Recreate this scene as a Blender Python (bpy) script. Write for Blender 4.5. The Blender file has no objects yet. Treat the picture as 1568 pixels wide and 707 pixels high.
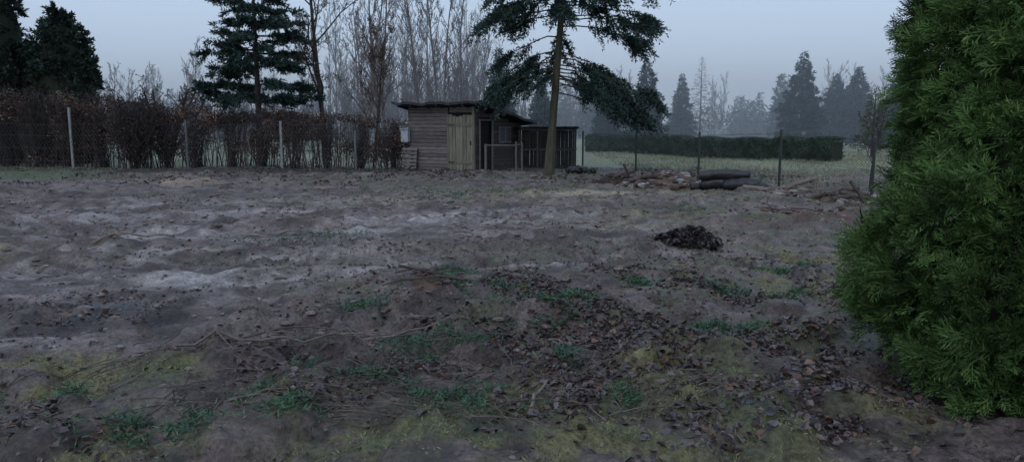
import bpy, math, random, time
import numpy as np
from mathutils import Vector, Matrix
random.seed(7)
rng = np.random.default_rng(11)
D2R = math.pi/180
scene = bpy.context.scene
T0 = time.time()
def tick(s): print('TICK', s, round(time.time()-T0, 1))

# ------------------------------------------------------------------ noise
def _hash(ix, iy, seed):
    h = (ix.astype(np.int64)*374761393 + iy.astype(np.int64)*668265263 + seed*1274126177) & 0xFFFFFFFF
    h = ((h ^ (h >> 13))*1274126177) & 0xFFFFFFFF
    h = h ^ (h >> 16)
    return (h & 0xFFFFFF)/float(0xFFFFFF)
def vn(x, y, seed=0):
    x = np.asarray(x, float); y = np.asarray(y, float)
    ix = np.floor(x); iy = np.floor(y); fx = x-ix; fy = y-iy
    fx = fx*fx*(3-2*fx); fy = fy*fy*(3-2*fy)
    a = _hash(ix, iy, seed); b = _hash(ix+1, iy, seed); c = _hash(ix, iy+1, seed); d = _hash(ix+1, iy+1, seed)
    return (a*(1-fx)+b*fx)*(1-fy)+(c*(1-fx)+d*fx)*fy
def fbm(x, y, o=4, seed=0):
    s = 0; a = .5; t = 0
    for i in range(o):
        s = s+a*vn(x*2**i+i*17.3, y*2**i+i*9.1, seed+i); t += a; a *= .5
    return s/t
def sstep(a, b, x):
    t = np.clip((x-a)/(b-a), 0, 1); return t*t*(3-2*t)
def blob(x, y, cx, cy, rx, ry, rot=0, soft=.5, seed=3, warp=.5):
    c, s = math.cos(rot*D2R), math.sin(rot*D2R)
    u = ((x-cx)*c+(y-cy)*s)/rx; v = (-(x-cx)*s+(y-cy)*c)/ry
    d = np.sqrt(u*u+v*v)+warp*(fbm(x*2.3, y*2.3, 3, seed)-.5)*2
    return 1-sstep(1-soft, 1+soft*.4, d)

def rutmask(x, y):
    return blob(x, y, -5, 11.5, 10, 5.5, 12, .4, 21, .3)
TRK = [9.3, 10.7, 12.1, 13.5, 15.2, 16.6]
def track(x, y):
    """wheel tracks of a tractor crossing the plot: (profile, berm, tread)"""
    a = 15*D2R; u = x*math.cos(a)+y*math.sin(a); v = -x*math.sin(a)+y*math.cos(a)
    w = v+.35*np.sin(u*.35+.5)+.25*(fbm(u*.5, v*.2, 2, 47)-.5)
    g = 0; be = 0
    for c in TRK:
        q = (w-c)/.2; g = g+np.exp(-q*q); be = be+np.exp(-((np.abs(w-c)-.36)/.11)**2)
    return g, be, np.sin(u*2*math.pi/.36+np.abs(((w*10) % 2)-1)*1.5)
def gh(x, y):
    x = np.asarray(x, float); y = np.asarray(y, float)
    rough = 1-.85*sstep(24, 30, y)
    rough = rough*(1-.4*sstep(3, 5, x)*(1-sstep(10, 12, y)))
    rm = rutmask(x, y)
    h = .14*(fbm(x*.22, y*.22, 2, 1)-.5)
    h = h+rough*(.10*(fbm(x*.9, y*.9, 3, 5)-.5)+(.10-.03*rm)*(fbm(x*3.1, y*3.1, 3, 9)-.5)+.065*(fbm(x*8, y*8, 3, 12)-.5))
    cl = fbm(x*2.2+4, y*2.2, 3, 31)
    h = h+rough*.09*sstep(.56, .75, cl)*(1-.6*rm)
    sod = blob(x, y, -.4, 5.7, 2.4, 1.5, 0, .6, 55, .4)
    h = h+sod*(.12*sstep(.45, .7, fbm(x*3.3, y*3.3, 4, 56))-.04)
    a = 16*D2R
    u = x*math.cos(a)+y*math.sin(a); v = -x*math.sin(a)+y*math.cos(a)
    w = v+.5*(fbm(u*.3, v*.3, 2, 40)-.5)
    h = h+rm*(.07*(vn(w*2.0, u*.3, 44)-.5)+.09*(vn(w*5, u*.9, 45)-.5)+.06*(vn(u*5.5, w*1.6, 46)-.5))
    g, be, td = track(x, y); ok = np.clip(rm*1.6, 0, 1)*(.35+.65*sstep(.35, .55, fbm(x*.5, y*.5, 2, 48)))
    h = h+ok*(-.09*g+.08*be*(.4+1.1*fbm(x*4, y*4, 2, 49))+.03*td*np.clip(g, 0, 1))
    h = h+.16*blob(x, y, 4.7, 11.8, .9, .5, 10, .9, 50)+.12*blob(x, y, 5.6, 12.3, .6, .35, 0, .9, 51)
    h = h+.14*blob(x, y, -.75, 6.45, .35, .25, 0, .9, 52)+.1*blob(x, y, -.2, 6.0, .5, .2, 0, .9, 53)
    h = h+.12*blob(x, y, -8.6, 20.5, 1.2, .5, 0, .9, 54)
    return h

# ------------------------------------------------------------------ mesh builder
class MB:
    def __init__(s): s.V = []; s.F = []; s.n = 0
    def add(s, verts, faces, mi=0):
        verts = np.asarray(verts, np.float32).reshape(-1, 3); faces = np.asarray(faces, np.int64)
        s.V.append(verts); s.F.append((faces+s.n, mi)); s.n += len(verts)
    def box(s, c, size, mi=0, R=None, jit=0):
        sx, sy, sz = size[0]/2, size[1]/2, size[2]/2
        v = np.array([[-sx,-sy,-sz],[sx,-sy,-sz],[sx,sy,-sz],[-sx,sy,-sz],[-sx,-sy,sz],[sx,-sy,sz],[sx,sy,sz],[-sx,sy,sz]])
        if jit: v = v+rng.normal(0, jit, v.shape)
        if R is not None: v = v@np.array(R).T
        v = v+np.array(c)
        s.add(v, [[0,3,2,1],[4,5,6,7],[0,1,5,4],[1,2,6,5],[2,3,7,6],[3,0,4,7]], mi)
    def prisms(s, P0, P1, r0, r1, n=3, mi=0):
        P0 = np.asarray(P0, float).reshape(-1, 3); P1 = np.asarray(P1, float).reshape(-1, 3)
        N = len(P0)
        if N == 0: return
        r0 = np.broadcast_to(r0, N)[:, None]; r1 = np.broadcast_to(r1, N)[:, None]
        d = P1-P0; d = d/(np.linalg.norm(d, axis=1, keepdims=True)+1e-9)
        ref = np.where(np.abs(d[:, 2:3]) < .9, np.array([[0, 0, 1.]]), np.array([[1., 0, 0]]))
        a = np.cross(d, ref); a /= np.linalg.norm(a, axis=1, keepdims=True)+1e-9
        b = np.cross(d, a)
        vs = []
        for P, r in ((P0, r0), (P1, r1)):
            for k in range(n):
                t = 2*math.pi*k/n
                vs.append(P+r*(a*math.cos(t)+b*math.sin(t)))
        v = np.stack(vs, 1).reshape(-1, 3)
        f = np.array([[k, (k+1) % n, n+(k+1) % n, n+k] for k in range(n)])
        F = (np.arange(N)*2*n)[:, None, None]+f[None]
        s.add(v, F.reshape(-1, 4), mi)
    def tube(s, pts, rad, n=8, mi=0, cap=True):
        pts = np.asarray(pts, float); m = len(pts); rad = np.broadcast_to(rad, m)
        t = np.gradient(pts, axis=0); t /= np.linalg.norm(t, axis=1, keepdims=True)+1e-9
        ref = np.array([0, 0, 1.]) if abs(t[0][2]) < .8 else np.array([1., 0, 0])
        a = np.cross(t, ref); a /= np.linalg.norm(a, axis=1, keepdims=True)+1e-9; b = np.cross(t, a)
        th = 2*math.pi*np.arange(n)/n
        v = pts[:, None]+rad[:, None, None]*(a[:, None]*np.cos(th)[None, :, None]+b[:, None]*np.sin(th)[None, :, None])
        i = np.arange(m-1)[:, None]*n; k = np.arange(n)[None]; k2 = (k+1) % n
        s.add(v.reshape(-1, 3), np.stack([i+k, i+k2, i+n+k2, i+n+k], -1).reshape(-1, 4), mi)
    def cards(s, P, U, W, mi=0):
        v = np.stack([P, P+U*.45+W, P+U, P+U*.45-W], 1).reshape(-1, 3)
        F = (np.arange(len(P))*4)[:, None]+np.array([[0, 1, 2, 3]])
        s.add(v, F, mi)
    def leaves(s, P, U, W, N, mi=0, fold=.4):
        f = fold*np.linalg.norm(W, axis=1, keepdims=True)*N*rng.uniform(.2, 2.2, (len(P), 1))
        cu = N*np.linalg.norm(U, axis=1, keepdims=True)*rng.uniform(-.3, .3, (len(P), 1))
        j = lambda: 1+rng.uniform(-.45, .45, (len(P), 1))
        v = np.stack([P, P+U*.3+W*.9*j()+f, P+U*.7+W*.8*j()+f+cu*.5, P+U+cu, P+U*.7-W*.8*j()+f+cu*.5, P+U*.3-W*.9*j()+f], 1).reshape(-1, 3)
        b = (np.arange(len(P))*6)[:, None]
        s.add(v, np.concatenate([b+np.array([[0, 1, 2, 3]]), b+np.array([[0, 3, 4, 5]])]), mi)
    def rock(s, c, size, mi=0, seed=0):
        nu, nv = 9, 6
        r = np.random.default_rng(seed+1000); k = r.normal(0, 1, (7, 3)); k /= np.linalg.norm(k, axis=1, keepdims=True)
        dd = r.uniform(.6, .95, 7)
        th = (math.pi*np.arange(nv+1)/nv)[:, None]; ph = (2*math.pi*np.arange(nu)/nu)[None]
        d = np.stack([np.sin(th)*np.cos(ph), np.sin(th)*np.sin(ph), np.cos(th)+0*ph], -1).reshape(-1, 3)
        dt = d@k.T; q = np.where(dt > 1e-3, dd/np.maximum(dt, 1e-3), 9).min(1); q = np.minimum(q, 1)
        i = np.arange(nu)[None]; j = np.arange(nv)[:, None]*nu; i2 = (i+1) % nu
        s.add(np.array(c)+d*q[:, None]*np.array(size), np.stack([j+i, j+nu+i, j+nu+i2, j+i2], -1).reshape(-1, 4), mi)
    def build(s, name, mats, loc=(0, 0, 0), rotz=0, parent=None, smooth=False):
        V = np.concatenate(s.V)
        me = bpy.data.meshes.new(name)
        me.vertices.add(len(V)); me.vertices.foreach_set('co', V.ravel())
        li = np.concatenate([f.ravel() for f, m in s.F]).astype(np.int32)
        tot = np.concatenate([np.full(len(f), f.shape[1]) for f, m in s.F]).astype(np.int32)
        mi = np.concatenate([np.full(len(f), m) for f, m in s.F]).astype(np.int32)
        st = np.concatenate([[0], np.cumsum(tot)[:-1]]).astype(np.int32)
        me.loops.add(len(li)); me.loops.foreach_set('vertex_index', li)
        me.polygons.add(len(tot)); me.polygons.foreach_set('loop_start', st); me.polygons.foreach_set('loop_total', tot)
        me.polygons.foreach_set('material_index', mi)
        me.polygons.foreach_set('use_smooth', np.full(len(tot), smooth))
        me.update(calc_edges=True)
        for m in mats: me.materials.append(m)
        ob = bpy.data.objects.new(name, me); scene.collection.objects.link(ob)
        ob.location = loc; ob.rotation_euler = (0, 0, rotz)
        if parent: ob.parent = parent
        return ob

def unit(v): return v/(np.linalg.norm(v, axis=-1, keepdims=True)+1e-9)
def rdir(n): return unit(rng.normal(0, 1, (n, 3)))

# ------------------------------------------------------------------ materials
def newmat(name):
    m = bpy.data.materials.new(name); m.use_nodes = True
    nt = m.node_tree; b = nt.nodes['Principled BSDF']
    return m, nt, b
def ramp(nt, cols):
    r = nt.nodes.new('ShaderNodeValToRGB'); e = r.color_ramp.elements
    n = len(cols)
    for i, c in enumerate(cols):
        p = i/(n-1)
        if i == 0: el = e[0]; el.position = 0
        elif i == n-1: el = e[-1]; el.position = 1
        else: el = e.new(p)
        el.color = (*c, 1)
    return r
def mat_leaf(name, cols, rough=.6, spec=.3, clump=2.5, clo=.55, chi=1.25):
    m, nt, b = newmat(name); L = nt.links.new
    g = nt.nodes.new('ShaderNodeNewGeometry'); r = ramp(nt, cols); L(g.outputs['Random Per Island'], r.inputs[0])
    no = nt.nodes.new('ShaderNodeTexNoise'); no.inputs['Scale'].default_value = clump; no.inputs['Detail'].default_value = 3
    L(g.outputs['Position'], no.inputs['Vector'])
    mr = nt.nodes.new('ShaderNodeMapRange'); mr.inputs[1].default_value = .35; mr.inputs[2].default_value = .65
    mr.inputs[3].default_value = clo; mr.inputs[4].default_value = chi; L(no.outputs[0], mr.inputs[0])
    mx = nt.nodes.new('ShaderNodeVectorMath'); mx.operation = 'SCALE'
    L(r.outputs[0], mx.inputs[0]); L(mr.outputs[0], mx.inputs[3])
    L(mx.outputs[0], b.inputs['Base Color'])
    b.inputs['Roughness'].default_value = rough; b.inputs['Specular IOR Level'].default_value = spec
    return m
def mat_noise(name, c1, c2, scale=5, rough=.85, spec=.25, stretch=(1, 1, 1), bump=.3, det=6, isl=0.):
    m, nt, b = newmat(name); L = nt.links.new
    tc = nt.nodes.new('ShaderNodeTexCoord'); mp = nt.nodes.new('ShaderNodeMapping'); mp.inputs['Scale'].default_value = stretch
    L(tc.outputs['Object'], mp.inputs[0])
    no = nt.nodes.new('ShaderNodeTexNoise'); no.inputs['Scale'].default_value = scale; no.inputs['Detail'].default_value = det; no.inputs['Roughness'].default_value = .65
    L(mp.outputs[0], no.inputs[0])
    mr = nt.nodes.new('ShaderNodeMapRange'); mr.inputs[1].default_value = .3; mr.inputs[2].default_value = .7; L(no.outputs[0], mr.inputs[0])
    r = ramp(nt, [c1, c2]); L(mr.outputs[0], r.inputs[0])
    g = nt.nodes.new('ShaderNodeNewGeometry')
    m2 = nt.nodes.new('ShaderNodeMapRange'); m2.inputs[3].default_value = 1-isl; m2.inputs[4].default_value = 1+isl
    L(g.outputs['Random Per Island'], m2.inputs[0])
    sc = nt.nodes.new('ShaderNodeVectorMath'); sc.operation = 'SCALE'; L(r.outputs[0], sc.inputs[0]); L(m2.outputs[0], sc.inputs[3])
    L(sc.outputs[0], b.inputs['Base Color'])
    bp = nt.nodes.new('ShaderNodeBump'); bp.inputs['Strength'].default_value = bump; bp.inputs['Distance'].default_value = .02
    L(no.outputs[0], bp.inputs['Height']); L(bp.outputs[0], b.inputs['Normal'])
    b.inputs['Roughness'].default_value = rough; b.inputs['Specular IOR Level'].default_value = spec
    return m

bark = mat_noise('bark', (.045, .035, .03), (.13, .105, .085), 8, stretch=(1, 1, .25), bump=.8)
bark_moss = mat_noise('bark_mossy', (.04, .036, .026), (.10, .095, .062), 7, stretch=(1, 1, .3), bump=.8)
bark_dark = mat_noise('bark_dark', (.03, .024, .024), (.07, .056, .052), 10)
bark_pale = mat_noise('bark_pale', (.07, .055, .052), (.15, .12, .11), 6)
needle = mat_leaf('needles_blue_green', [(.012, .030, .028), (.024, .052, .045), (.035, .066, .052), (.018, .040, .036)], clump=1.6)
needle_hazed = mat_leaf('needles_haze_tinted', [(.020, .044, .046), (.036, .068, .068), (.026, .052, .054)], clump=.8)  # distance haze put into the needle colour: paler and bluer than the near needles
thuja_far = mat_leaf('thuja_dark', [(.01, .02, .018), (.022, .038, .028), (.03, .05, .034)], clump=1.2)
thuja_near = mat_leaf('thuja_green', [(.04, .088, .026), (.07, .135, .038), (.11, .18, .052), (.05, .105, .034), (.14, .195, .065)], clump=3.2, clo=.4, chi=1.45, rough=.7, spec=.15)
hedge_green = mat_leaf('hedge_green', [(.03, .06, .045), (.055, .09, .06), (.07, .105, .065)], clump=2)
brown_leaf = mat_leaf('brown_leaf', [(.06, .034, .026), (.11, .062, .042), (.16, .09, .055), (.07, .045, .038)], clump=1.0, clo=.4)
twig_mat = mat_noise('twigs', (.035, .027, .028), (.08, .062, .06), 3, isl=.4)

# ------------------------------------------------------------------ ground
def axis(vmin, vmax, c0, d0, k, lim, k2):
    pos = [c0]
    while pos[-1] < vmax: q = abs(pos[-1]-c0); pos.append(pos[-1]+d0+k*min(q, lim)+k2*max(0, q-lim))
    neg = [c0]
    while neg[-1] > vmin: q = abs(neg[-1]-c0); neg.append(neg[-1]-d0-k*min(q, lim)-k2*max(0, q-lim))
    return np.array(neg[::-1][:-1]+pos)
xs = axis(-600, 600, 0, .022, .0082, 22, .09)
ys = axis(-60, 1000, 3.4, .019, .0054, 24, .05)
X, Y = np.meshgrid(xs, ys)
Z = gh(X, Y)
nx, ny = len(xs), len(ys)
g = MB()
idx = np.arange(nx*ny).reshape(ny, nx)
F = np.stack([idx[:-1, :-1], idx[:-1, 1:], idx[1:, 1:], idx[1:, :-1]], -1).reshape(-1, 4)
g.add(np.stack([X, Y, Z], -1).reshape(-1, 3), F)
def mixc(a, c, m): return a*(1-m[..., None])+np.array(c)*m[..., None]
col = np.zeros(X.shape+(3,))+np.array((.215, .162, .15))
rm = rutmask(X, Y)
n1 = fbm(X*1.3, Y*1.3, 5, 60); n2 = fbm(X*.45, Y*.6, 4, 61); n3 = fbm(X*5, Y*5, 4, 62); n4 = fbm(X*.8+Y*.2, Y*2.2, 5, 63); n5 = fbm(X*3, Y*4, 4, 64)
col = mixc(col, (.11, .08, .076), sstep(.5, .64, n1)*.8)
col = mixc(col, (.31, .265, .252), sstep(.46, .6, n4)*.75*np.clip(rm+.15, 0, 1))
col = mixc(col, (.09, .066, .063), sstep(.52, .62, n5)*.75)
tg, tb, td = track(X, Y); tok = np.clip(rm*1.6, 0, 1)*(.35+.65*sstep(.35, .55, fbm(X*.5, Y*.5, 2, 48)))
col = mixc(col, (.31, .27, .26), tok*np.clip(tg, 0, 1)*.7*sstep(.38, .52, n3))
col = mixc(col, (.105, .078, .072), tok*np.clip(tb, 0, 1)*.6)
grassm = sstep(.52, .62, n2)*sstep(.35, .6, n3)*(1-rm*.75)
col = mixc(col, (.135, .145, .08), grassm*.75)
mossf = lambda X, Y: np.maximum.reduce([blob(X, Y, .1, 3.7, 2.2, .9, 5, .5, 70, .7), blob(X, Y, -2.9, 4.6, .95, .7, 0, .5, 71, .7), blob(X, Y, -1.4, 4.1, .8, .4, 0, .6, 79, .7)*.7, blob(X, Y, -6.2, 9.0, 1.5, .6, 0, .6, 72)*.6,
     blob(X, Y, 3.4, 8.0, 1.7, 1.9, 0, .6, 73)*.85, blob(X, Y, 1.1, 4.9, .7, .6, 0, .5, 74)*.9, blob(X, Y, 3.0, 12.5, 3, 1.6, 0, .6, 75)*.55, blob(X, Y, 0, 16.5, 5, 1.6, 10, .6, 76)*.5])
patch = lambda X, Y: sstep(.40, .54, fbm(X*2.2, Y*2.2, 4, 65))
moss = mossf(X, Y)*(.15+.85*patch(X, Y))
mossm = moss*sstep(.32, .5, n3)
col = mixc(col, (.255, .23, .11), mossm*.95)
col = mixc(col, (.125, .15, .07), moss*sstep(.54, .66, n1)*.7)
col = mixc(col, (.10, .14, .065), blob(X, Y, -17, 24, 6, 3.5, 0, .5, 77)*.85)
col = mixc(col, (.035, .032, .037), blob(X, Y, -3.9, 6.3, 1.5, .75, 0, .7, 78, .9)*.95*sstep(.3, .5, n3))
light = np.maximum.reduce([blob(X, Y, -2.6, 7.8, 1.7, .22, 10, .5, 80), blob(X, Y, -1.0, 12.6, 2.0, .5, 8, .6, 81)*.8, blob(X, Y, -7, 12.5, 4, .6, 6, .6, 82)*.6,
     blob(X, Y, -3.6, 5.5, .8, .2, 0, .5, 83), blob(X, Y, -4, 15.5, 3.2, .4, 12, .6, 86)*.5, blob(X, Y, -5.6, 8.0, 1.2, .18, 5, .5, 89)*.6])
col = mixc(col, (.35, .315, .305), light*.8*sstep(.36, .54, n5))
col = mixc(col, (.46, .38, .27), blob(X, Y, 2.1, 17.6, 1.9, .7, 0, .6, 84)*.85)
col = mixc(col, (.42, .30, .19), blob(X, Y, -8.6, 20.3, 1.0, .6, 0, .6, 85)*.7)
col = mixc(col, (.40, .29, .19), blob(X, Y, -4.6, 19.5, .6, .5, 0, .6, 85)*.7)
col = mixc(col, (.13, .078, .06), blob(X, Y, 4.9, 11.9, 1.8, .7, 5, .6, 87)*.85)
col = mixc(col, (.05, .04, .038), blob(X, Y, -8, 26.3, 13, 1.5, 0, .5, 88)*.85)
fld = sstep(26.5, 28.5, Y)
f1 = fbm(X*.25, Y*.12, 4, 90)
fc = mixc(np.zeros_like(col)+np.array((.28, .29, .18)), (.18, .21, .12), sstep(.45, .65, f1))
fc = mixc(fc, (.35, .33, .24), sstep(.5, .7, fbm(X*.6, Y*.3, 3, 91))*.6)
fc = mixc(fc, (.07, .09, .05), sstep(70, 90, Y))
col = col*(1-fld[..., None])+fc*fld[..., None]
col = col*(.7+.6*fbm(X*11, Y*11, 3, 92))[..., None]
# thin film of water in the wheel tracks and hollows
wet = np.maximum(light*.6*sstep(.46, .56, n5), tok*np.clip(tg-.45, 0, 1)*1.2*sstep(.5, .6, fbm(X*1.1, Y*1.1, 3, 93)))
wet = np.maximum(wet, .7*(rm*.9+.12)*sstep(.60, .66, fbm(X*1.4, Y*2.4, 4, 94)))
wet = np.clip(wet*(1-fld)*(1-moss*.8), 0, .8)
m, nt, b = newmat('muddy_ground'); L = nt.links.new
at = nt.nodes.new('ShaderNodeAttribute'); at.attribute_name = 'soil'
geo = nt.nodes.new('ShaderNodeNewGeometry')
na = nt.nodes.new('ShaderNodeTexNoise'); na.inputs['Scale'].default_value = 38; na.inputs['Detail'].default_value = 8; na.inputs['Roughness'].default_value = .75
nb = nt.nodes.new('ShaderNodeTexNoise'); nb.inputs['Scale'].default_value = 9; nb.inputs['Detail'].default_value = 8; nb.inputs['Roughness'].default_value = .7
vo = nt.nodes.new('ShaderNodeTexVoronoi'); vo.inputs['Scale'].default_value = 26
for q in (na, nb, vo): L(geo.outputs['Position'], q.inputs['Vector'])
mr = nt.nodes.new('ShaderNodeMapRange'); mr.inputs[1].default_value = .3; mr.inputs[2].default_value = .7; mr.inputs[3].default_value = .4; mr.inputs[4].default_value = 1.5
L(na.outputs[0], mr.inputs[0])
mr2 = nt.nodes.new('ShaderNodeMapRange'); mr2.inputs[1].default_value = .35; mr2.inputs[2].default_value = .65; mr2.inputs[3].default_value = .5; mr2.inputs[4].default_value = 1.4
L(nb.outputs[0], mr2.inputs[0])
mu = nt.nodes.new('ShaderNodeMath'); mu.operation = 'MULTIPLY'; L(mr.outputs[0], mu.inputs[0]); L(mr2.outputs[0], mu.inputs[1])
sc = nt.nodes.new('ShaderNodeVectorMath'); sc.operation = 'SCALE'; L(at.outputs['Color'], sc.inputs[0]); L(mu.outputs[0], sc.inputs[3])
L(sc.outputs[0], b.inputs['Base Color'])
rr = nt.nodes.new('ShaderNodeMapRange'); rr.inputs[1].default_value = .4; rr.inputs[2].default_value = .6; rr.inputs[3].default_value = .32; rr.inputs[4].default_value = .8
L(nb.outputs[0], rr.inputs[0])
def fm_(op, a, b_=None, c_=None):
    n_ = nt.nodes.new('ShaderNodeMath'); n_.operation = op
    for i, q in enumerate((a, b_, c_)):
        if q is None: continue
        if isinstance(q, (int, float)): n_.inputs[i].default_value = q
        else: L(q, n_.inputs[i])
    return n_.outputs[0]
dry = fm_('MULTIPLY_ADD', at.outputs['Alpha'], -.85, 1.)
L(fm_('MULTIPLY_ADD', rr.outputs[0], dry, .1), b.inputs['Roughness'])
ad = fm_('ADD', na.outputs[0], nb.outputs[0]); ad2 = fm_('MULTIPLY_ADD', vo.outputs[0], .5, ad)
bp = nt.nodes.new('ShaderNodeBump'); bp.inputs['Distance'].default_value = .045
L(dry, bp.inputs['Strength'])
L(ad2, bp.inputs['Height']); L(bp.outputs[0], b.inputs['Normal'])
b.inputs['Specular IOR Level'].default_value = .5
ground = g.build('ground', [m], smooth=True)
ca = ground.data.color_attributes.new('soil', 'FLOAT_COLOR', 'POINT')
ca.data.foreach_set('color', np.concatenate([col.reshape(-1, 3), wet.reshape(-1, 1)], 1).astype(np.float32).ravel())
tick('ground %d' % (nx*ny))

# ------------------------------------------------------------------ ground debris
def scatter(n, x0, x1, y0, y1, dens):
    x = rng.uniform(x0, x1, n); y = rng.uniform(y0, y1, n)
    k = rng.uniform(0, 1, n) < dens(x, y)
    return x[k], y[k]
def ground_leaves(mb, x, y, smin, smax, tilt=.5, mi=0, lift=.01, fold=.4):
    n = len(x); z = gh(x, y)+lift*rng.uniform(0, 1.5, n)
    N = unit(np.stack([rng.normal(0, tilt, n), rng.normal(0, tilt, n), np.ones(n)], -1))
    U = unit(np.cross(N, rdir(n))); W = np.cross(N, U)
    s = rng.uniform(smin, smax, (n, 1))
    mb.leaves(np.stack([x, y, z], -1)-U*s*.5, U*s, W*s*rng.uniform(.25, .5, (n, 1)), N, mi, fold)
litter = mat_leaf('leaf_litter', [(.03, .025, .032), (.07, .052, .058), (.045, .037, .045), (.12, .08, .07), (.055, .047, .058), (.15, .11, .095)], clump=1.5, clo=.7, chi=1.3, rough=.42, spec=.5)
litter_br = mat_leaf('leaf_litter_brown', [(.10, .055, .04), (.15, .085, .06), (.20, .12, .085), (.09, .06, .055), (.22, .15, .115)], clump=1.5, rough=.55, spec=.35)
litter_md = mat_leaf('leaf_litter_muddy', [(.12, .09, .083), (.165, .125, .112), (.09, .07, .067), (.21, .165, .148), (.14, .108, .10)], clump=1.5, rough=.65, spec=.3)
def d_all(x, y):
    d = .05+.95*blob(x, y, 2.0, 4.5, .9, 1.4, 0, .7, 100, .7)+.6*blob(x, y, .9, 7.0, 2.2, 1.5, 0, .7, 101, .7)+.4*blob(x, y, .2, 5.3, 2.6, .9, 0, .7, 102, .7)
    d = d+.6*blob(x, y, .4, 3.9, .25, .9, 8, .7, 106)+.25*blob(x, y, -1.5, 4.2, 2, 1, 0, .7, 112, .7)
    d = d*(.05+1.5*sstep(.46, .6, fbm(x*1.9, y*1.9, 4, 104)))
    return d*(1-.7*rutmask(x, y))
mb = MB()
x, y = scatter(78000, -4.5, 4.2, 3.1, 9, d_all); ground_leaves(mb, x, y, .022, .062)
x, y = scatter(14000, -9, 8, 8, 17, lambda x, y: .5*sstep(.52, .66, fbm(x, y, 3, 105))*(1-.8*rutmask(x, y))+.15*blob(x, y, 2, 10, 3, 2)); ground_leaves(mb, x, y, .025, .06, .7)
x, y = scatter(12000, -20, 9, 20, 27, lambda x, y: .9*sstep(.48, .6, fbm(x*.7, y, 3, 107))); ground_leaves(mb, x, y, .05, .12, .9)
x, y = scatter(14000, -4.5, 4.2, 3.1, 10, d_all); ground_leaves(mb, x, y, .03, .07, .6, 1)
x, y = scatter(26000, -5, 5, 3.1, 10, lambda x, y: .08+.5*sstep(.48, .62, fbm(x*1.2, y*1.2, 3, 109))); ground_leaves(mb, x, y, .012, .042, .7, 2)
x, y = scatter(12000, -16, 8, 9, 24, lambda x, y: .7*sstep(.46, .6, fbm(x*.8, y, 3, 108))); ground_leaves(mb, x, y, .03, .07, .8, 2)
mb.build('fallen_leaves', [litter, litter_br, litter_md])

mb = MB()
x, y = scatter(12000, -12, 7, 3.6, 22, lambda x, y: .10+.55*rutmask(x, y)*sstep(.45, .6, fbm(x*1.2, y*1.2, 3, 110))+.35*blob(x, y, -.4, 5.9, 2.4, 1.6, 0, .6, 111))
zc = gh(x, y)
for i in range(len(x)):
    s_ = min(.05, .008+abs(rng.normal(0, .016)))+.0014*y[i]
    mb.rock((x[i], y[i], zc[i]+s_*.05), (s_*rng.uniform(.9, 1.7), s_*rng.uniform(.7, 1.2), s_*.5), 0, i % 200)
clod = mat_noise('mud_clod', (.08, .06, .056), (.24, .195, .18), 22, isl=.4, rough=.7, spec=.3, bump=.8)
mb.build('mud_clods', [clod], smooth=False)
tick('clods %d' % len(x))

sprig = mat_leaf('green_sprigs', [(.025, .075, .045), (.05, .12, .065), (.085, .165, .08), (.035, .095, .06)], clump=6, clo=.6)
mossb = mat_leaf('moss_blades', [(.16, .155, .07), (.22, .205, .095), (.29, .255, .13), (.11, .13, .06)], clump=3)
mb = MB()
tufts = [(-.6,6.9,.2),(-.72,7.2,.15),(-1.3,6.35,.22),(-.66,5.25,.28),(-.35,5.15,.25),(-1.25,4.8,.15),(.1,6.1,.33),(-.1,6.35,.2),(.45,6.3,.16),(.35,5.9,.2),(1.6,5.8,.2),(1.7,5.6,.15),(-.25,4.15,.24),(-.4,4.35,.2),
  (-1.85,3.75,.25),(-2.0,3.9,.2),(.68,4.15,.1),(-1.5,4.3,.14),(.3,4.75,.12),(-.9,4.6,.16),(-1.4,5.4,.15),(.25,5.2,.14),(-2.6,4.4,.15),(-1.2,3.9,.16),(-.05,7.3,.2),(.6,6.8,.18),(-3.2,4.3,.15),(2.1,7.2,.15),(-.6,8.0,.15),(1.3,7.4,.15),
  (3.1,8.3,.25),(2.6,6.9,.2),(.2,18,.6),(-1.4,17.5,.5),(-3.2,10.2,.5),(-2.4,10.6,.3),(-1.5,16.5,.5),(3.2,13.5,.4),(4.4,8.9,.3)]
for cx, cy, r in tufts:
    n = int(900*min(1.5, (r/.2)**1.4)) if cy < 9 else 600
    p = np.stack([rng.normal(cx, r*.75, n), rng.normal(cy, r*.55, n)], -1)
    keep = fbm(p[:, 0]*9, p[:, 1]*9, 3, 120) > .48; p = p[keep]; n = len(p)
    z = gh(p[:, 0], p[:, 1])+rng.uniform(0, .03, n)
    U = unit(np.stack([rng.normal(0, 1, n), rng.normal(0, 1, n), rng.uniform(.0, 1.0, n)], -1))*rng.uniform(.02, .06, (n, 1))*(1+.03*cy)
    W = unit(np.cross(U, rdir(n)))*.0026*(1+.12*cy)
    mb.cards(np.column_stack([p, z]), U, W, 0)
x, y = scatter(140000, -4.3, 4.8, 3.1, 9.5, lambda x, y: np.clip(mossf(x, y)*(.1+.9*patch(x, y))+.03, 0, 1)*sstep(.35, .55, fbm(x*5, y*5, 4, 62)))
n = len(x)
U = unit(np.stack([rng.normal(0, 1, n), rng.normal(0, 1, n), rng.uniform(.2, 1.5, n)], -1))*rng.uniform(.012, .035, (n, 1))
mb.cards(np.stack([x, y, gh(x, y)-.002], -1), U, unit(np.cross(U, rdir(n)))*.003, 1)
x, y = scatter(60000, -20, 12, 9, 27, lambda x, y: .75*sstep(.5, .62, fbm(x*.45, y*.6, 4, 61))*(1-rutmask(x, y)*.8)+.7*blob(x, y, -17, 24, 6, 3.5, 0, .5, 77))
n = len(x)
U = unit(np.stack([rng.normal(0, 1, n), rng.normal(0, 1, n), rng.uniform(.3, 1.5, n)], -1))*rng.uniform(.03, .08, (n, 1))
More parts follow.
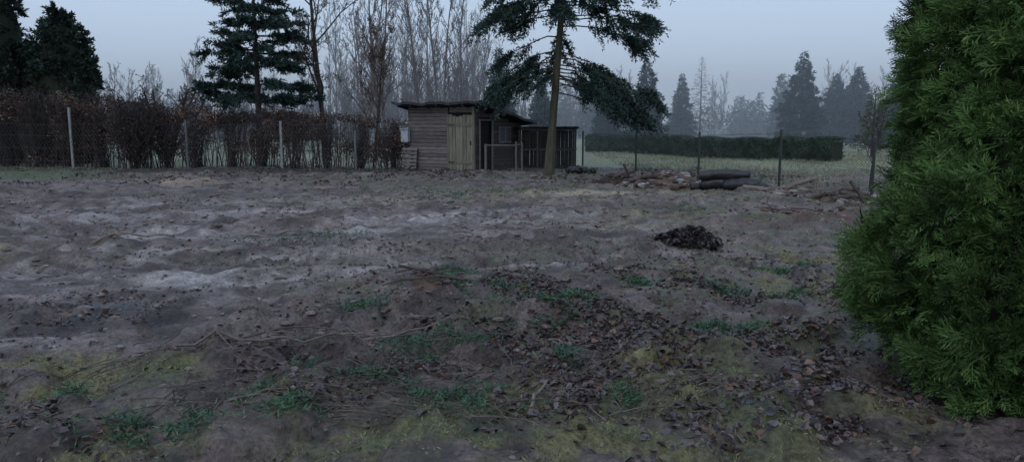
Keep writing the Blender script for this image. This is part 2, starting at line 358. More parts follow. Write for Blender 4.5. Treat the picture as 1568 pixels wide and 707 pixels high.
mb.cards(np.stack([x, y, gh(x, y)-.002], -1), U, unit(np.cross(U, rdir(n)))*.006, 1)
mb.build('grass_tufts', [sprig, mossb])
mb = MB()
x, y = scatter(70000, 2, 34, 19, 44, lambda x, y: (x > 4.2) * (x > 17.6-.55*y) * (.3+.7*sstep(.4, .6, fbm(x*.5, y*.5, 3, 130))))
n = len(x)
U = unit(np.stack([rng.normal(0, .6, n), rng.normal(0, .6, n), rng.uniform(.5, 1.5, n)], -1))*rng.uniform(.06, .17, (n, 1))
mb.cards(np.stack([x, y, gh(x, y)-.002], -1), U, unit(np.cross(U, rdir(n)))*.012, 0)
fgrass = mat_leaf('field_grass', [(.20, .23, .13), (.29, .30, .19), (.36, .34, .24), (.18, .21, .12)], clump=.6)
mb.build('meadow_grass', [fgrass])

mb = MB()
def stick(mb, x0, y0, ang, L, r, wig=.06, lift=.02, mi=0, n=9, forks=2):
    a = ang*D2R; pts = []
    px, py = x0, y0
    for i in range(n):
        pts.append((px, py)); a += rng.normal(0, wig*3)
        px += math.cos(a)*L/(n-1); py += math.sin(a)*L/(n-1)
    pts = np.array(pts); z = gh(pts[:, 0], pts[:, 1])
    z = np.maximum(z, np.linspace(z[0], z[-1], n))+lift*(.5+np.sin(np.linspace(0, 3.1, n)))
    P = np.column_stack([pts, z])
    mb.tube(P, np.linspace(r, r*.35, n), 5, mi)
    for f in range(forks):
        k = random.randint(2, n-2); d = P[k+1]-P[k]; d /= np.linalg.norm(d)
        s_ = np.array([-d[1], d[0], .15])*random.choice([-1, 1]); q = P[k]; seg = [q]
        for j in range(4):
            q = q+(d*.8+s_*.6+rng.normal(0, .12, 3)*[1, 1, .4])*L*.07; seg.append(q.copy())
        seg = np.array(seg); seg[1:, 2] = np.maximum(seg[1:, 2], gh(seg[1:, 0], seg[1:, 1])+.004)
        mb.tube(seg, np.linspace(r*.5, r*.2, 5), 4, mi)
stick(mb, -2.3, 5.0, 5, 1.75, .012, .02, .04, n=13, forks=6, mi=2)
stick(mb, -1.9, 5.0, 38, .95, .010, .04, .06, forks=2, mi=2)
stick(mb, -1.1, 5.5, -14, .9, .010, .04, .05, forks=2, mi=2)
stick(mb, -1.6, 3.95, 12, .7, .010, .05, forks=1, mi=2)
stick(mb, .1, 4.0, 70, .6, .012, .03, forks=1, mi=1)
stick(mb, -5.2, 9.3, 12, 1.0, .018, .03, .05, forks=1, mi=1)
stick(mb, -.2, 4.2, -62, .6, .006, .05, forks=1)
for i in range(640):
    cx = rng.normal(-.9, 1.1); cy = abs(rng.normal(0, .9))+3.85
    stick(mb, cx, cy, rng.normal(5, 45), rng.uniform(.1, .5), rng.uniform(.0015, .0045), .07, .015, mi=random.choice([0, 0, 2, 2]), n=5, forks=random.randint(0, 2))
for i in range(220):
    stick(mb, rng.uniform(-10, 7), rng.uniform(6, 20), rng.uniform(0, 360), rng.uniform(.15, .5), rng.uniform(.004, .008), .06, .02, mi=random.choice([0, 2]), n=5, forks=1)
stick_d = mat_noise('stick_dark', (.05, .038, .034), (.12, .09, .08), 12, isl=.4)
stick_l = mat_noise('stick_pale', (.15, .12, .10), (.30, .24, .20), 12, isl=.3)
stick_m = mat_noise('stick_grey', (.09, .072, .066), (.19, .155, .14), 12, isl=.3)
mb.build('fallen_twigs', [stick_d, stick_l, stick_m])
tick('debris')

# ------------------------------------------------------------------ trees
def conifer(mb, x, y, H, zb, R, nbr=60, lets=10, per=10, nl=.14, nw=.018, droop=.35, rise=.1, tr=.14, mt=0, mn=1, lean=(0, 0), prof=.8, sparse=0, custom=None, needle_dir=.5, hang=.35, clumpy=0):
    z0 = float(gh(x, y))
    k = np.linspace(0, 1, 9)
    ax = lambda t: np.array([x+lean[0]*t*H/10, y+lean[1]*t*H/10, z0+H*t])
    pts = np.array([ax(t) for t in k]); pts[0, 2] -= .2
    rad = tr*(1-k)**.8+.01; rad[0] *= 1.35
    mb.tube(pts, rad, 9, mt)
    brs = []
    if custom: brs = custom
    else:
        az = rng.uniform(0, 360)
        for i in range(nbr):
            t = (i+.5)/nbr; zz = zb+(H-zb)*(t**.9); az += 137.5+rng.normal(0, 12)
            f = (1-(zz-zb)/(H-zb))
            Lb = R*(f**prof)*rng.uniform(.72, 1.08)+.06
            if random.random() < sparse: continue
            brs.append((zz, az, Lb, droop*rng.uniform(.6, 1.3), rise))
    PB, UB = [], []
    tt = np.linspace(0, 1, 7)
    for zz, azd, Lb, dr, rs in brs:
        a = azd*D2R; d = np.array([math.cos(a), math.sin(a), 0.]); sd = np.array([-d[1], d[0], 0.])
        o = ax((zz)/H); o[2] = z0+zz
        bend = rng.normal(0, .12)
        P = o+np.outer(tt*Lb, d)+np.outer(bend*Lb*tt**2, sd); P[:, 2] += Lb*(rs*tt-dr*tt**1.7)
        P[1:, :] += np.cumsum(rng.normal(0, .025*Lb, (6, 3)), 0)*(1 if clumpy else .3)
        mb.tube(P, np.linspace(max(.006, tr*.18*min(1, Lb)), .004, 7), 4, mt)
        nlz = max(3, int(lets*Lb))
        tq = rng.uniform(.12, 1, nlz)**.85
        if clumpy: tq = np.clip(rng.choice(rng.uniform(.25, 1, 4), nlz)+rng.normal(0, .06, nlz), .1, 1)
        side = np.where(rng.random(nlz) < .5, 1, -1)
        q = np.stack([np.interp(tq, tt, P[:, j]) for j in range(3)], -1)
        ll = (.42*Lb*(1-tq)**.7*rng.uniform(.5, 1, nlz)+.10*min(1, Lb)+.04)
        ll = np.minimum(ll, .75)
        if clumpy: ll = rng.uniform(.15, .62, nlz)*min(1, Lb/1.5)
        dirs = unit(d*rng.uniform(.3, 1.1, (nlz, 1))+sd*side[:, None]*rng.uniform(.3, 1., (nlz, 1))+np.stack([np.zeros(nlz), np.zeros(nlz), rng.normal(-dr*.7-hang*.6*clumpy, .25, nlz)], -1))
        tip = q+dirs*ll[:, None]; tip[:, 2] -= hang*ll
        mb.prisms(q, tip, .005, .002, 3, mt)
        npn = np.maximum(2, (per*ll/.25).astype(int))
        r_ = np.repeat(np.arange(nlz), npn); u = rng.uniform(.05, 1.05, len(r_))[:, None]
        PB.append(q[r_]*(1-u)+tip[r_]*u); UB.append(dirs[r_])
        nb_ = int(per*Lb*1.6); tb = rng.uniform(.25, 1, nb_)
        PB.append(np.stack([np.interp(tb, tt, P[:, j]) for j in range(3)], -1)); UB.append(np.repeat(d[None], nb_, 0))
    PB = np.concatenate(PB); UB = np.concatenate(UB); n = len(PB)
    U = unit(UB*needle_dir+rdir(n)*.6+np.array([0, 0, .05]))*rng.uniform(.6, 1.2, (n, 1))*nl
    W = unit(np.cross(U, rdir(n)))*nw*rng.uniform(.7, 1.3, (n, 1))
    mb.cards(PB+rng.normal(0, nl*.15, (n, 3)), U, W, mn)
    return n

cust = []
def cb(z, az, L, dr, rs=.05): cust.append((z, az, L, dr, rs))
for z, az, L, dr, rs in [
  (5.6,185,2.5,.25,.1),(5.3,170,2.3,.2,.1),(5.2,200,2.4,.28,.1),(4.9,180,2.3,.25,.12),(4.95,215,2.0,.3,.1),(4.7,160,1.8,.3,.1),
  (4.1,190,1.9,.42,.1),(3.7,195,2.1,.5,.05),(3.5,165,1.7,.5,.05),(3.3,205,1.9,.45,.0),(2.9,185,1.5,.45,0),(3.0,230,1.2,.45,0),(3.4,182,1.9,.48,.02),(3.15,172,1.7,.4,.0),
  (5.6,0,2.9,.2,.1),(5.4,-20,3.0,.25,.1),(5.1,10,3.0,.22,.1),(5.0,-10,2.6,.3,.1),(4.8,25,2.9,.28,.1),(4.6,-25,2.9,.25,.1),(4.4,0,2.9,.2,.06),
  (3.7,12,2.6,.45,.05),(3.5,-18,2.7,.42,.05),(3.3,2,2.8,.40,.03),(3.1,18,2.5,.42,.03),(3.0,-8,2.9,.42,.05),(2.8,-28,2.4,.38,.0),(2.7,8,2.6,.36,.0),(2.5,-12,2.2,.3,0.02),(3.2,-3,2.9,.36,.02),(2.9,4,2.4,.36,.02),
  (5.2,90,2.2,.3,.1),(4.4,80,1.8,.35,.1),(3.6,95,1.4,.35,0),(5.0,-90,2.2,.3,.1),(5.5,-70,2.3,.3,.1),(5.5,-120,2.2,.3,.1),(3.0,50,2.0,.3,.0),(2.9,-50,2.1,.35,.0)]:
    cb(z, az, L, dr, rs)
for i in range(60):
    z = 5.7+i*.08; cb(z, i*137.5, 2.7*(1-(z-5.7)/5.2)**.8+.1, .25, .15)
mb = MB(); conifer(mb, 1.1, 23.0, 11, 2.5, 3, lets=19, per=18, nl=.13, nw=.018, tr=.125, lean=(.75, 0), custom=cust, mt=0, mn=1, clumpy=1, hang=.45)
mb.build('spruce_tree', [bark_moss, needle])
cust = []
z = 2.5
while z < 8.3:
    nn = 7; f = 1-(z-2.3)/6.2; off = rng.uniform(0, 360)
    for i in range(nn): cb(z+rng.normal(0, .06), off+i*360/nn+rng.normal(0, 14), (2.55*f**.5)*rng.uniform(.6, 1.08), .10*rng.uniform(.2, 2.0), .12)
    z += .58*rng.uniform(.85, 1.15)
for i in range(6): cb(1.9+rng.uniform(-.1, .3), i*60, rng.uniform(1.2, 1.8), .2, .05)
mb = MB(); conifer(mb, -9.9, 30, 8.6, 2, 2.3, lets=14, per=22, nl=.17, nw=.022, tr=.13, custom=cust, clumpy=1, hang=.05)
mb.build('pine_tree', [bark_dark, needle])

far = [(-.8,48,6.2,1.6),(1.9,50,4.6,1.2),(9.6,55,6.1,1.9),(7.2,58,4.9,1.5),(15.9,72,6.2,1.6),(22.6,60,7.2,2.4),(28.6,68,5.9,2.3),(29.6,66,6.5,2.4),(25.7,52,4.3,1.5),(30.8,60,6.0,2.1),(31.5,55,4.6,1.7)]
for (x, y, H, R) in far:
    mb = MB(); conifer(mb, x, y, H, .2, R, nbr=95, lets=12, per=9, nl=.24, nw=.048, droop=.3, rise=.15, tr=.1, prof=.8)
    mb.build('spruce_tree', [bark_dark, needle_hazed])
mb = MB(); conifer(mb, 18.4, 75, 8.0, 1, 1.6, nbr=60, lets=9, per=3, nl=.25, nw=.02, droop=.1, rise=.2, tr=.1)
larch = mat_leaf('larch_twigs', [(.09, .075, .055), (.14, .115, .08), (.1, .1, .07)], clump=1)
mb.build('larch_tree', [bark_pale, larch])
mb = MB(); conifer(mb, 17.0, 36, 3.3, .3, .95, nbr=60, lets=14, per=8, nl=.13, nw=.018, droop=.1, rise=.35, tr=.06)
yel = mat_leaf('sapling_needles', [(.08, .10, .05), (.12, .14, .07), (.06, .08, .045)], clump=2)
mb.build('larch_sapling', [bark_dark, yel])
tick('conifers')

def bare(mb, x, y, H, r, up=.5, spread=.6, depth=4, mt=0, kids=6, first=.25, lean=(0, 0), leaf=None, twigr=.004, sub=.42):
    S = []
    z0 = float(gh(x, y))
    def nrm(v):
        return v/(math.sqrt(v[0]*v[0]+v[1]*v[1]+v[2]*v[2])+1e-9)
    def grow(p, d, L, r, dep):
        n = 7 if dep == 0 else 4
        q = p.copy(); dd = d.copy(); pts = [q.copy()]
        rn = rng.normal(0, .10*.5 if dep == 0 else .2, (n, 3)); rn[:, 2] += up*.25*(.5 if dep == 0 else 1)
        for i in range(n):
            dd = nrm(dd+rn[i]); q2 = q+dd*(L/n)
            S.append((q, q2, max(r*(1-.75*i/n), twigr), max(r*(1-.75*(i+1)/n), twigr*.8), dep)); q = q2; pts.append(q)
        if dep >= depth: return
        kk = int(kids*(2.2 if dep == 0 else 1))
        for j in range(kk):
            t = (first+(1-first)*(j+random.random())/kk) if dep == 0 else random.uniform(.2, 1)
            i = min(n-1, int(t*n)); pp = pts[i]+(pts[i+1]-pts[i])*(t*n-i)
            base = nrm(pts[i+1]-pts[i]); c = rng.normal(0, 1, 3); side = nrm(c-base*(c@base))
            nd = nrm(base*(1-spread)+side*spread+np.array([0, 0, .15]))
            grow(pp, nd, L*sub*random.uniform(.6, 1.15)*(1.15-.6*t), max(r*(1-.7*t)*.5, twigr), dep+1)
    grow(np.array([x, y, z0-.1]), unit(np.array([lean[0], lean[1], 1.])), H, r, 0)
    for nd, ns in ((0, 8), (1, 5), (2, 4), (3, 3), (4, 3), (5, 3)):
        g_ = [s for s in S if s[4] == nd]
        if g_: mb.prisms([s[0] for s in g_], [s[1] for s in g_], np.array([s[2] for s in g_]), np.array([s[3] for s in g_]), ns, mt)
    if leaf:
        mi, cnt, s_ = leaf; T = np.array([s[1] for s in S if s[4] >= 2])
        P = T[rng.integers(0, len(T), cnt)]+rng.normal(0, .05, (cnt, 3)); U = rdir(cnt)*s_*rng.uniform(.6, 1.3, (cnt, 1))
        mb.cards(P, U, unit(np.cross(U, rdir(cnt)))*s_*.3, mi)
mb = MB(); bare(mb, -7.6, 31, 9.5, .12, .45, .6, 4, kids=6, first=.22, leaf=(1, 700, .08), twigr=.006); mb.build('bare_tree', [bark_dark, brown_leaf])
mb = MB(); bare(mb, -6.1, 34, 5.5, .07, .6, .5, 3, kids=6, leaf=(1, 900, .09), twigr=.008); mb.build('young_beech_tree', [bark_dark, brown_leaf])
for (x, y, H, r) in [(-8.4,44,11,.10),(-7.0,42,10,.09),(-6.6,38,9.5,.09),(-5.6,46,11,.10),(-4.9,50,12,.1),(-4.0,46,9.5,.09),(-3.4,52,11,.09),(-9.4,50,9,.1),(-2.7,55,8,.08),(-6.2,56,11,.1),(-7.6,60,12,.1),(-10.8,56,9,.09)]:
    mb = MB(); bare(mb, x, y, H, r, .8, .45, 3, kids=10, first=.15, twigr=.007, sub=.3, leaf=(1, 400, .1)); mb.build('birch_tree', [bark_pale, brown_leaf])
mb = MB()
for i in range(7):
    a = i*51+10; bare(mb, -15.0+.1*math.cos(a), 33+.1*math.sin(a), 3.6, .12, .1, .75, 3, kids=5, first=.5, lean=(math.cos(a*D2R)*.75, math.sin(a*D2R)*.5), twigr=.010, sub=.4)
mb.build('apple_tree', [bark_dark])
mb = MB(); bare(mb, 8.6, 18.2, 2.2, .03, .3, .6, 3, kids=5, first=.3, twigr=.005); mb.build('bare_shrub', [bark_dark])
tick('bare')
mb = MB()
for i in range(105):
    x = rng.uniform(-70, 10) if i < 50 else rng.uniform(5, 75); y = rng.uniform(88, 128)
    if random.random() < .5:
        conifer(mb, x, y, rng.uniform(4.5, 7.5), .5, rng.uniform(1.4, 2.3), nbr=32, lets=5, per=5, nl=.5, nw=.10, tr=.1, mn=1, mt=0)
    else:
        bare(mb, x, y, rng.uniform(5.5, 8.5), .08, .9, .4, 2, kids=10, first=.1, twigr=.018, sub=.35)
for i in range(60):
    x = rng.uniform(-45, 3); y = rng.uniform(58, 80)
    bare(mb, x, y, rng.uniform(4, 7.5), .08, .8, .45, 2, kids=9, first=.1, twigr=.018, sub=.35, leaf=(2, 60, .15))
for i in range(40):
    x = rng.uniform(-16, -2); y = rng.uniform(58, 85)
    bare(mb, x, y, rng.uniform(7, 12), .06, .9, .4, 2, kids=11, first=.1, twigr=.012, sub=.3)
n = 14000; x = rng.uniform(-90, 95, n); y = rng.uniform(95, 130, n); z = rng.uniform(0, 1, n)*(2.2+2.8*fbm(x*.12, y*0, 3, 430)); U = rdir(n)*.8
mb.cards(np.stack([x, y, z], -1), U, unit(np.cross(U, rdir(n)))*.12, 3)
thicket = mat_leaf('thicket', [(.05, .05, .045), (.08, .065, .055), (.04, .055, .05)], clump=.15)
mb.build('distant_forest', [bark_pale, needle_hazed, brown_leaf, thicket])
tick('forest')

# ------------------------------------------------------------------ arborvitae
def frond_template(nside=7, sub=True, w=.05):
    C = []
    def lin(bx, by, a, l, hw): C.append((bx, by, math.cos(a)*l, math.sin(a)*l, hw))
    lin(0, 0, 0, 1, w*.9)
    for i in range(nside):
        t = .1+.8*i/nside
        for s_ in (1, -1):
            a = s_*(38-8*t)*D2R; l = .55*(1-t)**.6+.14
            lin(t, 0, a, l, w)
            if sub:
                for tt, sg in ((.35, 1), (.6, -1)): lin(t+math.cos(a)*l*tt, math.sin(a)*l*tt, a+sg*36*D2R, l*.45, w*.85)
    return np.array(C)
def fronds(mb, P, ax_, Ls, T, mi):
    n = len(P)
    side = unit(np.cross(ax_, rdir(n))); nor = np.cross(ax_, side); M = len(T)
    bx, by, ux, uy, hw = [T[:, i][None, :, None] for i in range(5)]
    A = ax_[:, None]; B = side[:, None]; Nn = nor[:, None]; Lq = Ls[:, None, None]
    curl = rng.uniform(-.5, .3, (n, 1, 1))
    base = P[:, None]+Lq*(A*bx+B*by+Nn*curl*(bx**2+by**2*.8)+np.array([0, 0, -.12])*bx**2)
    U = Lq*(A*ux+B*uy+Nn*curl*(2*bx*ux)+rng.normal(0, .03, (n, M, 3)))
    W = np.cross(U, Nn+rng.normal(0, .6, (n, M, 3))); W = unit(W)*hw*Lq
    mb.cards(base.reshape(-1, 3), U.reshape(-1, 3), W.reshape(-1, 3), mi)
def lumps(ph, zz, lfreq, seed): return (fbm(np.cos(ph)*lfreq+5, np.sin(ph)*lfreq+zz*lfreq*.9, 3, 200+seed)-.5)*2
def arbor(mb, cx, cy, prof, ncl, per, flen, crad, tmpl, mi=0, lump=.1, lfreq=1.6, seed=0, face=None):
    zs = np.array([p[0] for p in prof]); rs = np.array([p[1] for p in prof])
    zz = rng.uniform(.02, zs[-1], ncl*5); k = rng.uniform(0, rs.max(), ncl*5) < np.interp(zz, zs, rs)+.12; zz = zz[k][:ncl]; n = len(zz)
    ph = rng.uniform(0, 2*math.pi, n); R = np.interp(zz, zs, rs)
    if face is not None:
        k = rng.random(n) < .75; ph = np.where(k, face+rng.uniform(-1.75, 1.75, n), ph)
    lum = lumps(ph, zz, lfreq, seed)
    rr_ = np.maximum(R*(1+lump*lum)-rng.uniform(0, 1, n)**2*crad*1.5-crad*.9, .02)
    o = np.stack([np.cos(ph), np.sin(ph), np.zeros(n)], -1)
    C = np.array([cx, cy, float(gh(cx, cy))])+o*rr_[:, None]; C[:, 2] += zz
    cs = rng.uniform(.5, 1.35, n)
    main = unit(o+np.stack([rng.normal(0, .3, n), rng.normal(0, .3, n), rng.normal(.45, .35, n)], -1))
    r_ = np.repeat(np.arange(n), per); m_ = len(r_)
    d = unit(main[r_]+rdir(m_)*.85)
    P = C[r_]+d*(crad*cs[r_]*rng.uniform(.05, .9, m_))[:, None]
    ax_ = unit(d+rdir(m_)*.35+np.array([0, 0, .1]))
    fronds(mb, P, ax_, flen*rng.uniform(.55, 1.25, m_)*cs[r_]**.5, tmpl, mi)
def core(mb, cx, cy, prof, off, mi, lump=0, lfreq=1., seed=0):
    z0 = float(gh(cx, cy)); nu = 48; zs = np.array([p[0] for p in prof]); rs = np.array([p[1] for p in prof])
    zq = np.linspace(0, zs[-1], 40); Zq, A = np.meshgrid(zq, 2*math.pi*np.arange(nu)/nu, indexing='ij')
    Rq = np.maximum(np.interp(Zq, zs, rs)*(1+lump*lumps(A, Zq, lfreq, seed))-off, .02)
    v = np.stack([cx+Rq*np.cos(A), cy+Rq*np.sin(A), z0+Zq], -1).reshape(-1, 3)
    f = [[j*nu+i, j*nu+(i+1) % nu, (j+1)*nu+(i+1) % nu, (j+1)*nu+i] for j in range(39) for i in range(nu)]
    mb.add(v, f, mi)
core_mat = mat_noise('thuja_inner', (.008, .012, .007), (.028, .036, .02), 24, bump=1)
mb = MB()
prof = [(0, 1.12), (.35, 1.27), (.8, 1.36), (1.15, 1.28), (1.5, 1.18), (1.9, 1.15), (2.3, 1.03), (2.8, .88), (3.4, .62), (4.0, .3), (4.4, .03)]
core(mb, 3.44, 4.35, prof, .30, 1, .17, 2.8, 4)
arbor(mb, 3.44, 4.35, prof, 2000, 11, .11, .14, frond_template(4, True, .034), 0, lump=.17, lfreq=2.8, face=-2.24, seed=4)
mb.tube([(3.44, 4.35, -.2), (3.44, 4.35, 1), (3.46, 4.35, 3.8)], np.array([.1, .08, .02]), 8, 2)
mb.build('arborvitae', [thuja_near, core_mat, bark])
T2 = frond_template(2, False, .12)
for (cx, cy, R, H) in [(-18.9, 32.5, 1.55, 6.3), (-21.6, 32, 1.7, 8.6), (-24.3, 33, 1.6, 8)]:
    mb = MB(); pr = [(0, R*.8), (H*.2, R), (H*.5, R*1.0), (H*.7, R*.86), (H*.85, R*.6), (H*.95, R*.32), (H, .04)]
    core(mb, cx, cy, pr, .35, 1)
    arbor(mb, cx, cy, pr, 520, 12, .28, .32, T2, 0, .16, 1.1, seed=int(R*10))
    mb.build('arborvitae', [thuja_far, core_mat])
tick('arbor')

mb = MB()
A0 = np.array([4.6, 44.5]); B0 = np.array([13.6, 31.8]); hd = B0-A0; hl = np.linalg.norm(hd); hd = hd/hl; hn = np.array([-hd[1], hd[0]])
n = 26000
u = rng.uniform(0, hl, n); face = rng.random(n)
hh = .90+.04*np.sin(u*3)+.07*(fbm(u*1.3, u*0, 3, 300)-.5)
w = np.where(face < .45, -.45, np.where(face < .6, .45, rng.uniform(-.45, .45, n))); zz = np.where(face < .6, rng.uniform(0, 1, n)*hh, hh)
w = w*(1+.15*(fbm(u*2, zz*3, 2, 301)-.5)*2)
P = np.stack([A0[0]+hd[0]*u+hn[0]*w, A0[1]+hd[1]*u+hn[1]*w, zz], -1); P[:, 2] += gh(P[:, 0], P[:, 1])
U = unit(rdir(n)+np.array([0, 0, .7]))*.13; mb.cards(P, U, unit(np.cross(U, rdir(n)))*.035, 0)
c = (A0+B0)/2; ang = math.atan2(hd[1], hd[0]); R3 = [[math.cos(ang), -math.sin(ang), 0], [math.sin(ang), math.cos(ang), 0], [0, 0, 1]]
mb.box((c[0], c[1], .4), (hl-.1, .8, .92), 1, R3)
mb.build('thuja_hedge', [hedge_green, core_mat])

# ------------------------------------------------------------------ bare hedge on the left with fence
def hedge_y(x): return 28.6-(x+21)*.075
mb = MB()
def hedge_h(x): return np.interp(x, [-26, -20, -16, -13, -9, -6, -3.6], [3.0, 2.85, 2.6, 2.25, 2.1, 1.9, 1.6])
n = 1050
x = rng.uniform(-26, -3.7, n); x = x+.25*np.sin(x*5.2)
yy = hedge_y(x)+rng.normal(0, .28, n); H = hedge_h(x)*rng.uniform(.6, 1.1, n)
P0 = np.stack([x, yy, gh(x, yy)-.05], -1); lean = rng.normal(0, .11, (n, 2))
prev = P0; rad = rng.uniform(.007, .022, n)
allP = []
for k in range(4):
    nxt = prev+np.stack([lean[:, 0]*H/4+rng.normal(0, .04, n), lean[:, 1]*H/4+rng.normal(0, .04, n), H/4], -1)
    mb.prisms(prev, nxt, rad*(1-.2*k), rad*(1-.2*(k+1)), 4, 0); allP.append((prev, nxt)); prev = nxt
AP = np.array([[a, b_] for a, b_ in allP])
for lev, (cnt, ln, r) in enumerate([(15000, .35, .005), (14000, .24, .0035)]):
    k = rng.integers(0, n, cnt); s_ = rng.choice([1, 2, 3], cnt, p=[.2, .36, .44] ); u = rng.random((cnt, 1))
    p = AP[s_, 0, k]*(1-u)+AP[s_, 1, k]*u+(rng.normal(0, .12, (cnt, 3)) if lev else 0)
    d = unit(rdir(cnt)+np.array([0, 0, .6]))*ln*rng.uniform(.5, 1.6, (cnt, 1))
    mb.prisms(p, p+d, r, r*.5, 3, 0)
n = 56000
x = rng.uniform(-26, -3.7, n); t = rng.uniform(0, 1, n)**.6
zz = t*hedge_h(x)*rng.uniform(.86, 1.06, n); yy = hedge_y(x)+rng.normal(0, .3, n)
dn = fbm(x*1.1, zz*1.6, 3, 310)
keep = dn > (.66-.27*t); x, yy, zz = x[keep], yy[keep], zz[keep]; n = len(x)
P = np.stack([x, yy, zz+gh(x, yy)], -1); U = rdir(n)*rng.uniform(.05, .10, (n, 1))
mb.cards(P, U, unit(np.cross(U, rdir(n)))*.028, 1)
hedge_leaf = mat_leaf('beech_hedge_leaf', [(.045, .03, .028), (.09, .055, .042), (.15, .085, .055), (.045, .033, .032), (.22, .12, .07)], clump=.9, clo=.35, chi=1.4)
mb.build('beech_hedge', [twig_mat, hedge_leaf])
mb = MB(); 
for i in range(16):
    bare(mb, -13.4+rng.normal(0, .2), 27.0+rng.normal(0, .15), 2.3, .025, .5, .5, 2, kids=7, first=.1, lean=(rng.normal(0, .25), rng.normal(0, .2)), twigr=.006)
dk = mat_leaf('dark_purple_leaf', [(.025, .018, .022), (.045, .03, .035), (.06, .04, .042)], clump=2)
n = 5000; zz = rng.uniform(.35, 2.35, n); P = np.stack([rng.normal(-13.4, .25+.13*zz, n), rng.normal(27, .3, n), zz], -1)
U = rdir(n)*.07; mb.cards(P, U, unit(np.cross(U, rdir(n)))*.02, 1)
mb.build('dark_shrub', [bark_dark, dk])

conc = mat_noise('concrete_post', (.19, .19, .19), (.33, .33, .33), 12)
metal = mat_noise('dark_metal', (.02, .025, .024), (.04, .045, .042), 20, rough=.5, spec=.5)
galv = mat_noise('galvanised_wire', (.10, .105, .11), (.16, .165, .17), 20, rough=.5)
par = bpy.data.objects.new('concrete_post_fence', None); scene.collection.objects.link(par)
for i, px_ in enumerate([-15.9, -11.6, -8.15, -5.5]):
    yy = hedge_y(px_)-.65; mb = MB(); h_ = [2.15, 1.7, 1.65, 1.35][i]
    mb.box((0, 0, h_/2-.1), (.075, .07, h_+.2), 0, jit=.004); mb.box((0, 0, h_+.015), (.09, .085, .03), 0)
    mb.build('post_%d' % (i+1), [conc if i in (0, 2) else galv], (px_, yy, float(gh(px_, yy))), parent=par)
mb = MB()
for z in (.3, .75, 1.2, 1.6):
    xs_ = np.linspace(-26, -4.2, 40); p = np.stack([xs_, hedge_y(xs_)-.71, z+.02*np.sin(xs_*2)], -1); mb.prisms(p[:-1], p[1:], .003, .003, 3, 0)
xx = np.arange(-26, -4.4, .13)
for s_ in (1, -1):
    p0 = np.stack([xx, hedge_y(xx)-.71, np.zeros_like(xx)+.02], -1); x2 = xx+s_*1.0; p1 = np.stack([x2, hedge_y(x2)-.71, np.zeros_like(xx)+1.6], -1); mb.prisms(p0, p1, .002, .002, 3, 0)
mb.build('wire_mesh', [galv], parent=par)

# ------------------------------------------------------------------ chain link fence on the right
fp = [(2.6, 28.0), (4.1, 25.2), (5.3, 21.6), (6.55, 18.6), (7.65, 16.1), (8.9, 13.4), (10.1, 10.8)]
par = bpy.data.objects.new('chain_link_fence', None); scene.collection.objects.link(par)
for i, (x, y) in enumerate(fp):
    mb = MB(); mb.tube([(0, 0, -.2), (0, 0, 1.32)], .032, 10); mb.tube([(0, 0, 1.32), (0, 0, 1.36), (0, 0, 1.375)], np.array([.038, .036, .004]), 10)
    mb.build('post_%d' % (i+1), [metal], (x, y, float(gh(x, y))), parent=par, smooth=True)
mb = MB()
for (a, b2) in zip(fp[:-1], fp[1:]):
    a = np.array(a); b2 = np.array(b2); Lf = np.linalg.norm(b2-a); d = (b2-a)/Lf
    za, zb_ = float(gh(*a)), float(gh(*b2))
    pt = lambda u, z: np.stack([a[0]+d[0]*u-.03, a[1]+d[1]*u-.03, za+(zb_-za)*u/Lf+z], -1)
    for z in (.05, .65, 1.27): mb.prisms(pt(np.array([0.]), np.array([z])), pt(np.array([Lf]), np.array([z])), .004, .004, 4)
    h_ = 1.22
    u = np.arange(-h_, Lf, .075)
    for s_ in (0, 1):
        u0 = np.clip(u, 0, Lf); u1 = np.clip(u+h_, 0, Lf)
        z0_ = .05+(u0-u); z1_ = .05+h_-((u+h_)-u1)
        if s_: z0_ = 1.32-z0_; z1_ = 1.32-z1_
        mb.prisms(pt(u0, z0_), pt(u1, z1_), .0024, .0024, 3)
mb.build('mesh_panel', [metal], parent=par)

# ------------------------------------------------------------------ wooden shed
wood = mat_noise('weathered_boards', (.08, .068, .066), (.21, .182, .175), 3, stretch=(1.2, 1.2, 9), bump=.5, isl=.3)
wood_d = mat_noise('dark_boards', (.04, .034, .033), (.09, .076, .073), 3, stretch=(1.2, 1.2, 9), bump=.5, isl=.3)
wood_g = mat_noise('mossy_door_boards', (.10, .10, .065), (.22, .205, .165), 3, stretch=(6, 6, .8), bump=.5, isl=.2)
felt = mat_noise('roofing_felt', (.02, .019, .022), (.06, .055, .06), 6, rough=.7)
black = mat_noise('dark_interior', (.006, .006, .006), (.014, .012, .012), 6)
glass, nt, b = newmat('dull_glass'); b.inputs['Base Color'].default_value = (.09, .10, .12, 1); b.inputs['Roughness'].default_value = .18
white = mat_noise('grey_white_box', (.3, .33, .36), (.42, .45, .48), 6, rough=.5)
shed = bpy.data.objects.new('wooden_shed', None); scene.collection.objects.link(shed)
zs0 = float(gh(-1.8, 26.5)); shed.location = (-1.25, 25.5, zs0-.04); shed.rotation_euler = (0, 0, -28.9*D2R)
Wd, Dp, hf, hb = 2.7, 3.26, 2.22, 1.66
roofz = lambda y: hf+(hb-hf)*y/Dp
mb = MB()
v = [(-Wd+.06, .06, -.2), (-.06, .06, -.2), (-.06, Dp-.06, -.2), (-Wd+.06, Dp-.06, -.2), (-Wd+.06, .06, roofz(.06)-.03), (-.06, .06, roofz(.06)-.03), (-.06, Dp-.06, roofz(Dp-.06)-.03), (-Wd+.06, Dp-.06, roofz(Dp)-.03)]
mb.add(v, [[0,3,2,1],[4,5,6,7],[0,1,5,4],[1,2,6,5],[2,3,7,6],[3,0,4,7]]); mb.build('carcass', [black], parent=shed)
